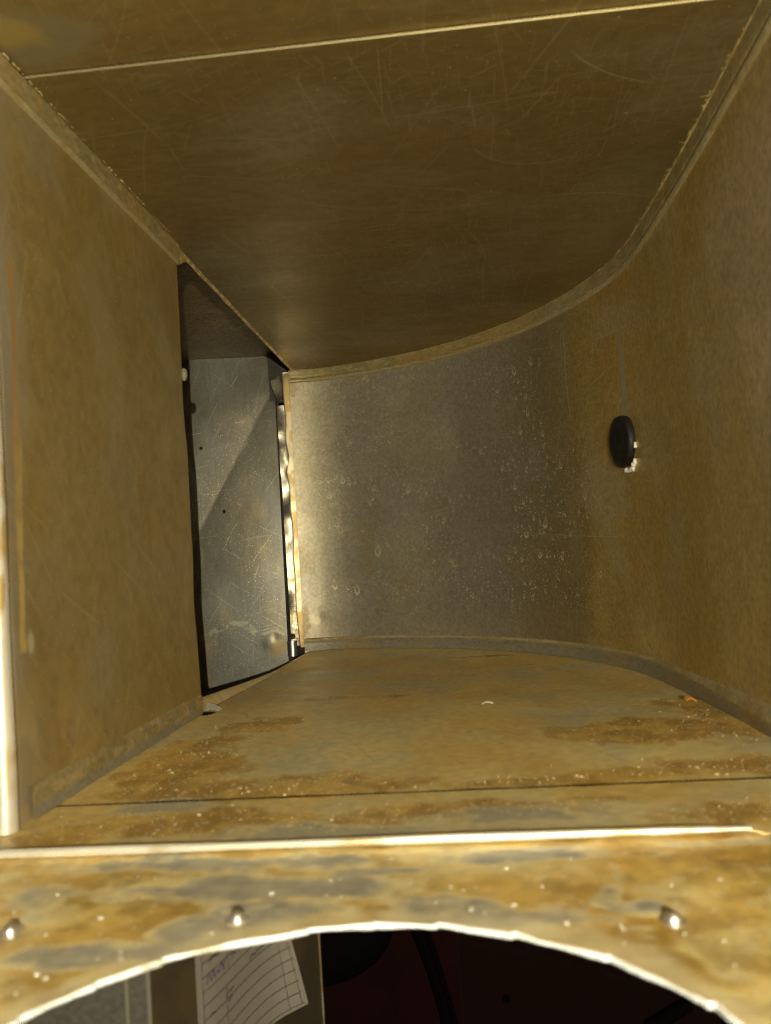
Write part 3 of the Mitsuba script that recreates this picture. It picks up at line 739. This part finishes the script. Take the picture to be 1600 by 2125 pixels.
d1 = crease((X, Z), (-0.3385, 0.490), (-0.512, 0.188), 1.0)
Yp = YB + 0.105 * (X + 0.34) + 0.025 * (Z - 0.2) + np.where(d1 < 0, 0.062 * d1, 0.0)    # the wall stands askew, with one break line
Pb = np.stack([X, Yp, Z], -1)
Pb[..., 1] += 0.0015 * nz(Pb, 7, 17, 2) + 0.0003 * nz(Pb, 38, 27, 3)
for x, z, r, h in [(-0.362, 0.012, 0.006, 0.0006), (-0.372, 0.004, 0.012, -0.0006)]:
    Pb[..., 1] += h * np.exp(-((X - x) ** 2 + (Z - z) ** 2) / r ** 2)
part(branch, 'back_panel', sheet(Pb), 'branch_metal', 'grey spangled back wall with a diagonal stiffening crease', smooth=25)
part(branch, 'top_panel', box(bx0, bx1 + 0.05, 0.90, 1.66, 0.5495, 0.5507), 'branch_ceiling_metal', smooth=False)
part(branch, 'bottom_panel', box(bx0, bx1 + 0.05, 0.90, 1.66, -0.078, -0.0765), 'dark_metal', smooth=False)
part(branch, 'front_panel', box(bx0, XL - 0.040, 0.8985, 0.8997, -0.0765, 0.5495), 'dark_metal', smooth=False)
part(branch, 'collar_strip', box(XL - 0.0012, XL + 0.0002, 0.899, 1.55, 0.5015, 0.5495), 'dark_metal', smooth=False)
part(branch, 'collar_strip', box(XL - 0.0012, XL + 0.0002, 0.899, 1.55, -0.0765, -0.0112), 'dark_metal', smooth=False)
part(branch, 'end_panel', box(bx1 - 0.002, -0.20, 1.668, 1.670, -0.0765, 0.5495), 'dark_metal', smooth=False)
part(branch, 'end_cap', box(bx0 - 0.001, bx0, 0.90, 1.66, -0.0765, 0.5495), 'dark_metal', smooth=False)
for x, z in [(-0.4819, 0.3782), (-0.4452, 0.2551)]:
    j = int(np.argmin(abs(np.linspace(bx0, bx1, NXB) - x))); k = int(np.argmin(abs(np.linspace(bz0, bz1, NZB) - z)))
    y = Pb[j, k, 1]
    n = 40
    pts = [(x + 0.0012 * t, y + 0.001 - 0.011 * t, z - 0.001 * t) for t in np.linspace(0, 1, n)]
    part(branch, 'screw_tip', tube(pts, [0.0032 * (1 - 0.85 * t) * (1 + 0.18 * math.sin(t * 40)) for t in np.linspace(0, 1, n)], 10), 'dark_metal', 'dark screw point poking through the grey panel', smooth=60)
# a pale drop of sealant on the back of the throat's edge
c = trimesh.creation.icosphere(3, 1.0); c.apply_scale([0.004, 0.003, 0.007]); c.vertices += 0.0008 * nz(c.vertices, 300, 1)[:, None]
c.apply_translation([-0.2840, 0.8975, 0.3595])
single('sealant_blob', c, 'dull_sealant', 'small pale sealant blob on the far edge of the inner wall, above the middle', 'sealant', smooth=True)

# vertical joint between heel and branch: flat flange, crumpled strip, brassy flange
joint = thing('joint_strip', 'crumpled bright metal joint strip standing between the grey panel and the curved wall', 'metal strip')
YJ = 1.580
zz = np.linspace(-0.004, 0.5, 260)
xl = lambda z: -0.3266 - 0.0031 * z / 0.5          # the joint leans a little
part(joint, 'side_flange', sheet(np.array([[(xl(z) - 0.0022 + 0.0052 * t, YJ + 0.018 - 0.014 * t + 0.0006 * math.sin(z * 50), z) for t in np.linspace(0, 1, 5)] for z in np.linspace(-0.008, 0.452, 120)])), 'bright_metal', 'narrow bright flange', smooth=True)
kinks = np.array([-0.004, 0.030, 0.055, 0.075, 0.105, 0.128, 0.165, 0.192, 0.222, 0.246, 0.285, 0.315, 0.345, 0.372, 0.410, 0.4445])
kh = np.random.default_rng(12).uniform(-0.0042, 0.0042, (len(kinks), 3))
kh[:9] *= 0.45
from scipy.interpolate import PchipInterpolator
ki = PchipInterpolator(kinks, kh)
zc = np.linspace(-0.002, 0.444, 300)
KH = ki(zc)
cr = np.zeros((300, 13, 3))
for j, t in enumerate(np.linspace(0, 1, 13)):
    cr[:, j, 0] = xl(zc) + 0.0030 + (0.0190 + 0.0016 * KH[:, 1] / 0.0045) * t
    cr[:, j, 1] = YJ + 0.0030 * t + KH[:, 0] * (1 - t) + KH[:, 2] * t + KH[:, 1] * 0.5 * math.sin(math.pi * t)
    cr[:, j, 2] = zc
cr[..., 1] += 0.0004 * nz(cr, 140, 3) * (0.4 + 1.2 * sst(0.16, 0.05, cr[..., 2]))
part(joint, 'crumpled_strip', sheet(cr), 'bright_metal', 'dented strip with bright glints', smooth=True)
wob = np.interp(zz, kinks, kh[:, 1]) * 0.5
part(joint, 'heel_flange', sheet(np.array([[(-0.3060 - 0.0038 * z / 0.5 + wob[i] * (1 - t) * 1.6 + (0.0112 + 0.0038 * z / 0.5) * t, YJ - 0.020 + 0.0030 * t, z) for t in np.linspace(0, 1, 7)] for i, z in enumerate(zz)]), 0.0007), 'gold_flange_metal', 'brassy flange beside the curved wall', smooth=True)
tab = np.array([[(-0.3335 + 0.011 * u + 0.0155 * v * (0.3 + 0.7 * (1 - 0.25 * u)) + 0.0045 * u * v, YJ - 0.012 + 0.006 * v + 0.004 * math.sin(2.5 * u), 0.487 - 0.040 * u + 0.010 * v * (1 - u)) for v in np.linspace(0, 1, 8)] for u in np.linspace(0, 1, 12)])
part(joint, 'folded_tab', sheet(tab, 0.0008), 'branch_metal', 'grey folded tab at the top of the joint', smooth=40)
part(joint, 'top_web', sheet(np.array([[(-0.345 + 0.036 * u, YJ + 0.030, 0.46 + 0.088 * v) for v in np.linspace(0, 1, 4)] for u in np.linspace(0, 1, 4)]), 0.0008), 'branch_metal', smooth=False)
part(joint, 'lower_bracket', sheet(np.array([[(-0.3305 + 0.0085 * (1 - math.cos(a)) , YJ - 0.004 - 0.0075 * math.sin(a), z) for a in np.linspace(0.1, 3.04, 12)] for z in np.linspace(-0.020, 0.008, 8)]), 0.0006), 'screw_metal', 'shiny bent bracket at the foot of the joint', smooth=40)
c = trimesh.creation.cylinder(0.0052, 0.006, sections=24); c.apply_transform(trimesh.transformations.rotation_matrix(math.pi / 2, [1, 0, 0])); c.apply_translation([-0.3205, YJ - 0.0065, 0.0158])
part(joint, 'screw', c, 'dark_metal', 'dark screw head at the foot of the joint', smooth=40)

# ------------------------------------------------------------------ rubber plug in the heel
(gp,), (gn,) = heel_at(np.array([GS]))
N3, Z3 = np.array([gn[0], gn[1], 0]), np.array([0, 0, 1.0])
T3 = np.cross(Z3, N3)
grom = thing('rubber_grommet', 'black rubber grommet set in the hole of the brown right wall', 'grommet')


def lathe_on_wall(prof, n=64, wob=0.0):
    A = np.linspace(0, 2 * np.pi, n)
    return np.array([[np.array([*gp, GZ]) + N3 * h + r * (1 + wob * math.sin(3 * a + 1)) * (math.cos(a) * T3 + math.sin(a) * Z3) for r, h in prof] for a in A])


part(grom, 'ring', sheet(lathe_on_wall([(0.0305, -0.003), (0.0320, 0.0010), (0.0321, 0.0050), (0.0308, 0.0085), (0.0280, 0.0100), (0.0235, 0.0106), (0.0185, 0.0102), (0.0150, 0.0094), (0.0135, 0.0086), (0.0132, 0.0080)], wob=0.014)), 'rubber', smooth=True)
part(grom, 'centre', sheet(lathe_on_wall([(0.0132, 0.0080), (0.0110, 0.0076), (0.0001, 0.0074)], wob=0.014)), 'rubber', 'sunk centre of the plug', smooth=True)


def on_heel(s, z, h):
    (q,), (n,) = heel_at(np.array([s]))
    return np.array([*(q + n * h), z])


m = []
r2 = np.random.default_rng(5)
for s, z, w in [(1.2010, 0.2385, .0030), (1.1960, 0.2372, .0030), (1.1900, 0.2375, .0036), (1.1850, 0.2385, .0044), (1.1800, 0.2405, .0050), (1.1760, 0.2430, .0046), (1.1725, 0.2465, .0034), (1.1672, 0.2640, .0022), (1.1670, 0.2675, .0022)]:
    c = trimesh.creation.icosphere(3, 1.0)
    c.vertices *= (1 + 0.9 * nz(c.vertices, 1.8, int(s * 1e4) % 97))[:, None]
    c.apply_scale([w * r2.uniform(0.5, 1.0), w * 0.6, w * r2.uniform(0.5, 1.1)])
    c.apply_translation(on_heel(s - 0.012, z, 0.0008))
    m.append(c)
single('sealant_bead', trimesh.util.concatenate(m), 'sealant_white', 'broken white sealant around the lower right of the black grommet', 'sealant', smooth=True)

# ------------------------------------------------------------------ small debris on the floor
c = sheet(np.array([[(0.0163 - 0.008 + 0.016 * u, 0.8856 - 0.004 + 0.010 * v * (0.4 + 0.6 * u) + 0.006 * u, 0.0015 + 0.0015 * math.sin(5 * u) - 0.003) for v in np.linspace(0, 1, 4)] for u in np.linspace(0, 1, 8)]), 0.0006)
single('paint_flake', c, 'paint_chip', 'small pale flake lying on the middle of the duct floor', 'flake', smooth=False)
c = sheet(np.array([[(0.2000 + 0.010 * u, 0.850 - 0.003 + 0.009 * v * (1 - 0.5 * u), -0.0015 + 0.0018 * math.sin(4 * u) + 0.001 * v) for v in np.linspace(0, 1, 4)] for u in np.linspace(0, 1, 7)]), 0.0006)
single('orange_flake', c, 'orange_paint', 'tiny orange flake on the floor near the right wall', 'flake', smooth=False)
m = []
rust_spots = [(-0.205, 0.815, 0.040, 0.03), (-0.225, 0.70, 0.04, 0.08), (-0.155, 0.585, 0.10, 0.022), (0.035, 0.582, 0.09, 0.014), (0.17, 0.70, 0.06, 0.06), (0.195, 0.80, 0.03, 0.08), (0.15, 0.595, 0.09, 0.025), (-0.17, 0.525, 0.12, 0.025), (0.18, 0.51, 0.04, 0.025)]
for k in range(420):
    cx, cy, rx, ry = rust_spots[int(rng.integers(len(rust_spots)))]
    x, y = cx + rng.normal(0, rx * 0.5), cy + rng.normal(0, ry * 0.5)
    if y < 0.477 or x < XL + 0.006 or x > 0.212: continue
    w = rng.uniform(0.00025, 0.0006) * (1.6 if rng.random() < 0.08 else 1)
    c = trimesh.creation.icosphere(1, 1.0)
    c.vertices *= 1 + 0.35 * (rng.random((len(c.vertices), 1)) - 0.5)
    c.apply_scale([w * rng.uniform(0.8, 1.6), w * rng.uniform(0.8, 1.6), w * 0.6])
    c.apply_translation([x, y, float(floor_z(x, y)) + w * 0.3 + 0.0003])
    m.append(c)
single('mineral_specks', trimesh.util.concatenate(m), 'crust', 'scattered white mineral specks on the rusty duct floor', 'specks', smooth=False, kind='stuff')
m = []
i0 = 0
for k in range(80):
    a = rng.uniform(0.1, math.pi - 0.1); r = 0.150 + abs(rng.normal(0, 0.055))
    x, y = CX + r * math.cos(a), CY + r * math.sin(a)
    if y > 0.468 or x > 0.21: continue
    i = int(round(a / (2 * math.pi) * (NT - 1)))
    j = int(np.argmin(abs(R[i] - r)))
    w = rng.uniform(0.0003, 0.0008) * (1.7 if rng.random() < 0.15 else 1)
    c = trimesh.creation.icosphere(1, 1.0)
    c.vertices *= 1 + 0.35 * (rng.random((len(c.vertices), 1)) - 0.5)
    c.apply_scale([w * rng.uniform(0.8, 1.8), w * rng.uniform(0.8, 1.8), w * 0.6])
    c.apply_translation([x, y, Ps[i, j, 2] + w * 0.3])
    m.append(c)
single('rust_grit', trimesh.util.concatenate(m), 'grit', 'pale grit scattered over the rusty foreground sheet around the hole', 'grit', smooth=False, kind='stuff')

# ------------------------------------------------------------------ furnace cabinet below the hole
cab = thing('furnace_cabinet', 'dark furnace cabinet below the round hole, grey panel at left', 'furnace cabinet')
part(cab, 'front_panel', box(-0.44, -0.2110, 0.536, 0.5372, -0.62, -0.012), 'cabinet_grey', 'grey metal panel', smooth=False)
for x in (-0.2255, -0.2115):
    part(cab, 'panel_fold', box(x - 0.0012, x + 0.0012, 0.5335, 0.5358, -0.62, -0.012), 'fold_metal', 'pale folded edge on the grey panel', smooth=False)
W0, W1 = np.array([-0.2125, 0.5385]), np.array([-0.1470, 0.7600])
part(cab, 'inner_wall', sheet(np.array([[(*(W0 * (1 - t) + W1 * t), z) for z in np.linspace(-0.62, -0.012, 12)] for t in np.linspace(0, 1, 8)]), 0.0012), 'cabinet_brown', 'dark brown wall that the paper form hangs on', smooth=False)
part(cab, 'wall_edge', tube([(W1[0] + 0.0005, W1[1] - 0.001, z) for z in np.linspace(-0.62, -0.012, 40)], 0.0011, 8), 'gold_flange_metal', 'thin worn edge of the brown wall', smooth=True)
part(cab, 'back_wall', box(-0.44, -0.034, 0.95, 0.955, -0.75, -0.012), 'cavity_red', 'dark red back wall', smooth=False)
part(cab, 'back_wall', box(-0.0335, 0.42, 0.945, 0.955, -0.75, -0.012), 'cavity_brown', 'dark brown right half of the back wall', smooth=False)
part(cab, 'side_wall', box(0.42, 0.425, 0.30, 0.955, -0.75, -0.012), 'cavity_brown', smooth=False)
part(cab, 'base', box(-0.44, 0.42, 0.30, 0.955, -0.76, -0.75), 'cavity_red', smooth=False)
c = trimesh.creation.cylinder(0.0045, 0.004, sections=20); c.apply_transform(trimesh.transformations.rotation_matrix(math.pi / 2, [1, 0, 0])); c.apply_translation([0.0136, 0.9445, -0.3214])
part(cab, 'bolt_hole', c, 'cavity_black', 'small black hole in the back wall', smooth=40)
part(cab, 'brace', tube([(0.20, 0.935, -0.325), (0.16, 0.93, -0.345), (0.125, 0.93, -0.40), (0.10, 0.93, -0.46)], 0.007, 10), 'cavity_black', 'faint dark diagonal brace', smooth=True)
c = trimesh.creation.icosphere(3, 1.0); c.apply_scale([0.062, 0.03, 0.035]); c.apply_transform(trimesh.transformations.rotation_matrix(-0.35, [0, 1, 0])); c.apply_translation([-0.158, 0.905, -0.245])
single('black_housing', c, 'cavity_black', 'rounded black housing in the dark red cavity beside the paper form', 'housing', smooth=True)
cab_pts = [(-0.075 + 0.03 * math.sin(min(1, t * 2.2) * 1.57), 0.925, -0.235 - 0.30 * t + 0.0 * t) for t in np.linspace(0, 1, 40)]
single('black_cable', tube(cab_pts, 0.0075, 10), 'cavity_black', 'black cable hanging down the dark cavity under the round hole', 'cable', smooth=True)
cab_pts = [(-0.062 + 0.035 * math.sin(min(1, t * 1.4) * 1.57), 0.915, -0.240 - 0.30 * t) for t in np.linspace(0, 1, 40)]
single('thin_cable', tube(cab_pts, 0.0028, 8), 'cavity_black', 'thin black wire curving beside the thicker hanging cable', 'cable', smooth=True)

# ------------------------------------------------------------------ the paper form
form = thing('paper_form', 'ruled paper form with handwriting, its right side curling off the brown wall', 'paper form')
KP = np.array([(-.1955, .5765), (-.184, .620), (-.172, .665), (-.164, .681), (-.155, .692), (-.147, .7015)])
kt = np.r_[0, np.cumsum(np.hypot(*np.diff(KP, axis=0).T))]
KC = CubicSpline(kt, KP)
KL = kt[-1]


def on_form(u, z, h=0.0):
    """u along the sheet from its left edge, z height; the right edge leans in towards the top"""
    u = np.asarray(u, float); z = np.asarray(z, float)
    uu = u * (1 - 0.10 * np.clip((z + 0.2) / 0.055, 0, 2.5) * (u / KL) ** 2)
    q, d = KC(uu), KC(uu, 1)
    d = d / np.linalg.norm(d, axis=-1, keepdims=True)
    n = np.stack([d[..., 1], -d[..., 0]], -1)
    return np.stack([q[..., 0] + n[..., 0] * h, q[..., 1] + n[..., 1] * h, z], -1)


U, Zf = np.meshgrid(np.linspace(0, KL, 50), np.linspace(-0.200, -0.045, 40), indexing='ij')
PG = part(form, 'page', sheet(on_form(U, Zf), 0.0003), 'paper', smooth=True)


def ribbon(pts, w, h=0.0005):
    pts = np.asarray(pts, float)
    n = max(2, int(np.hypot(*np.diff(pts, axis=0).T).sum() / 0.004) + 1)
    t = np.r_[0, np.cumsum(np.hypot(*np.diff(pts, axis=0).T))]
    q = np.stack([np.interp(np.linspace(0, t[-1], n), t, pts[:, k]) for k in (0, 1)], -1)
    d = np.gradient(q, axis=0); d /= np.linalg.norm(d, axis=1, keepdims=True)
    nn = np.stack([-d[:, 1], d[:, 0]], -1) * w / 2
    return sheet(np.stack([on_form((q + nn)[:, 0], (q + nn)[:, 1], h), on_form((q - nn)[:, 0], (q - nn)[:, 1], h)], 1))


ink = []
for k in range(14):
    z = -0.197 + 0.0093 * k
    ink.append(ribbon([(0.006, z), (KL - 0.004, z)], 0.00055))
for u, z0, z1 in [(0.006, -0.197, -0.05), (0.036, -0.197, -0.142), (0.040, -0.132, -0.05), (0.118, -0.197, -0.05), (0.130, -0.197, -0.05)]:
    ink.append(ribbon([(u, z0), (u, z1)], 0.0005))
part(PG, 'ruled_lines', trimesh.util.concatenate(ink), 'print_ink', 'printed ruling', smooth=False)


def scrawl(u0, z0, length, hgt, seed, w=0.0007):
    r = np.random.default_rng(seed)
    n = int(length / (hgt * 0.32))
    pts = [(u0 + length * i / n + r.uniform(-1, 1) * hgt * 0.12, z0 + (hgt if i % 2 else 0) * r.uniform(0.55, 1.0)) for i in range(n + 1)]
    return ribbon(pts, w, 0.0006)


for k, (u, z, l, h) in enumerate([(0.014, -0.1160, 0.015, 0.0026), (0.034, -0.1480, 0.013, 0.0026), (0.038, -0.1530, 0.006, 0.0024), (0.012, -0.1510, 0.008, 0.0024), (0.074, -0.1390, 0.034, 0.0022)]):
    part(PG, 'printed_heading', scrawl(u, z, l, h, k + 1, 0.0009), 'print_ink', smooth=False)
part(PG, 'handwriting', scrawl(0.010, -0.1290, 0.026, 0.0085, 9, 0.0010), 'pen_ink', 'purple handwriting at the left of the form', smooth=False)
part(PG, 'handwriting', scrawl(0.045, -0.1270, 0.024, 0.0085, 10, 0.0010), 'pen_ink', 'purple handwriting just under the bright hole edge', smooth=False)
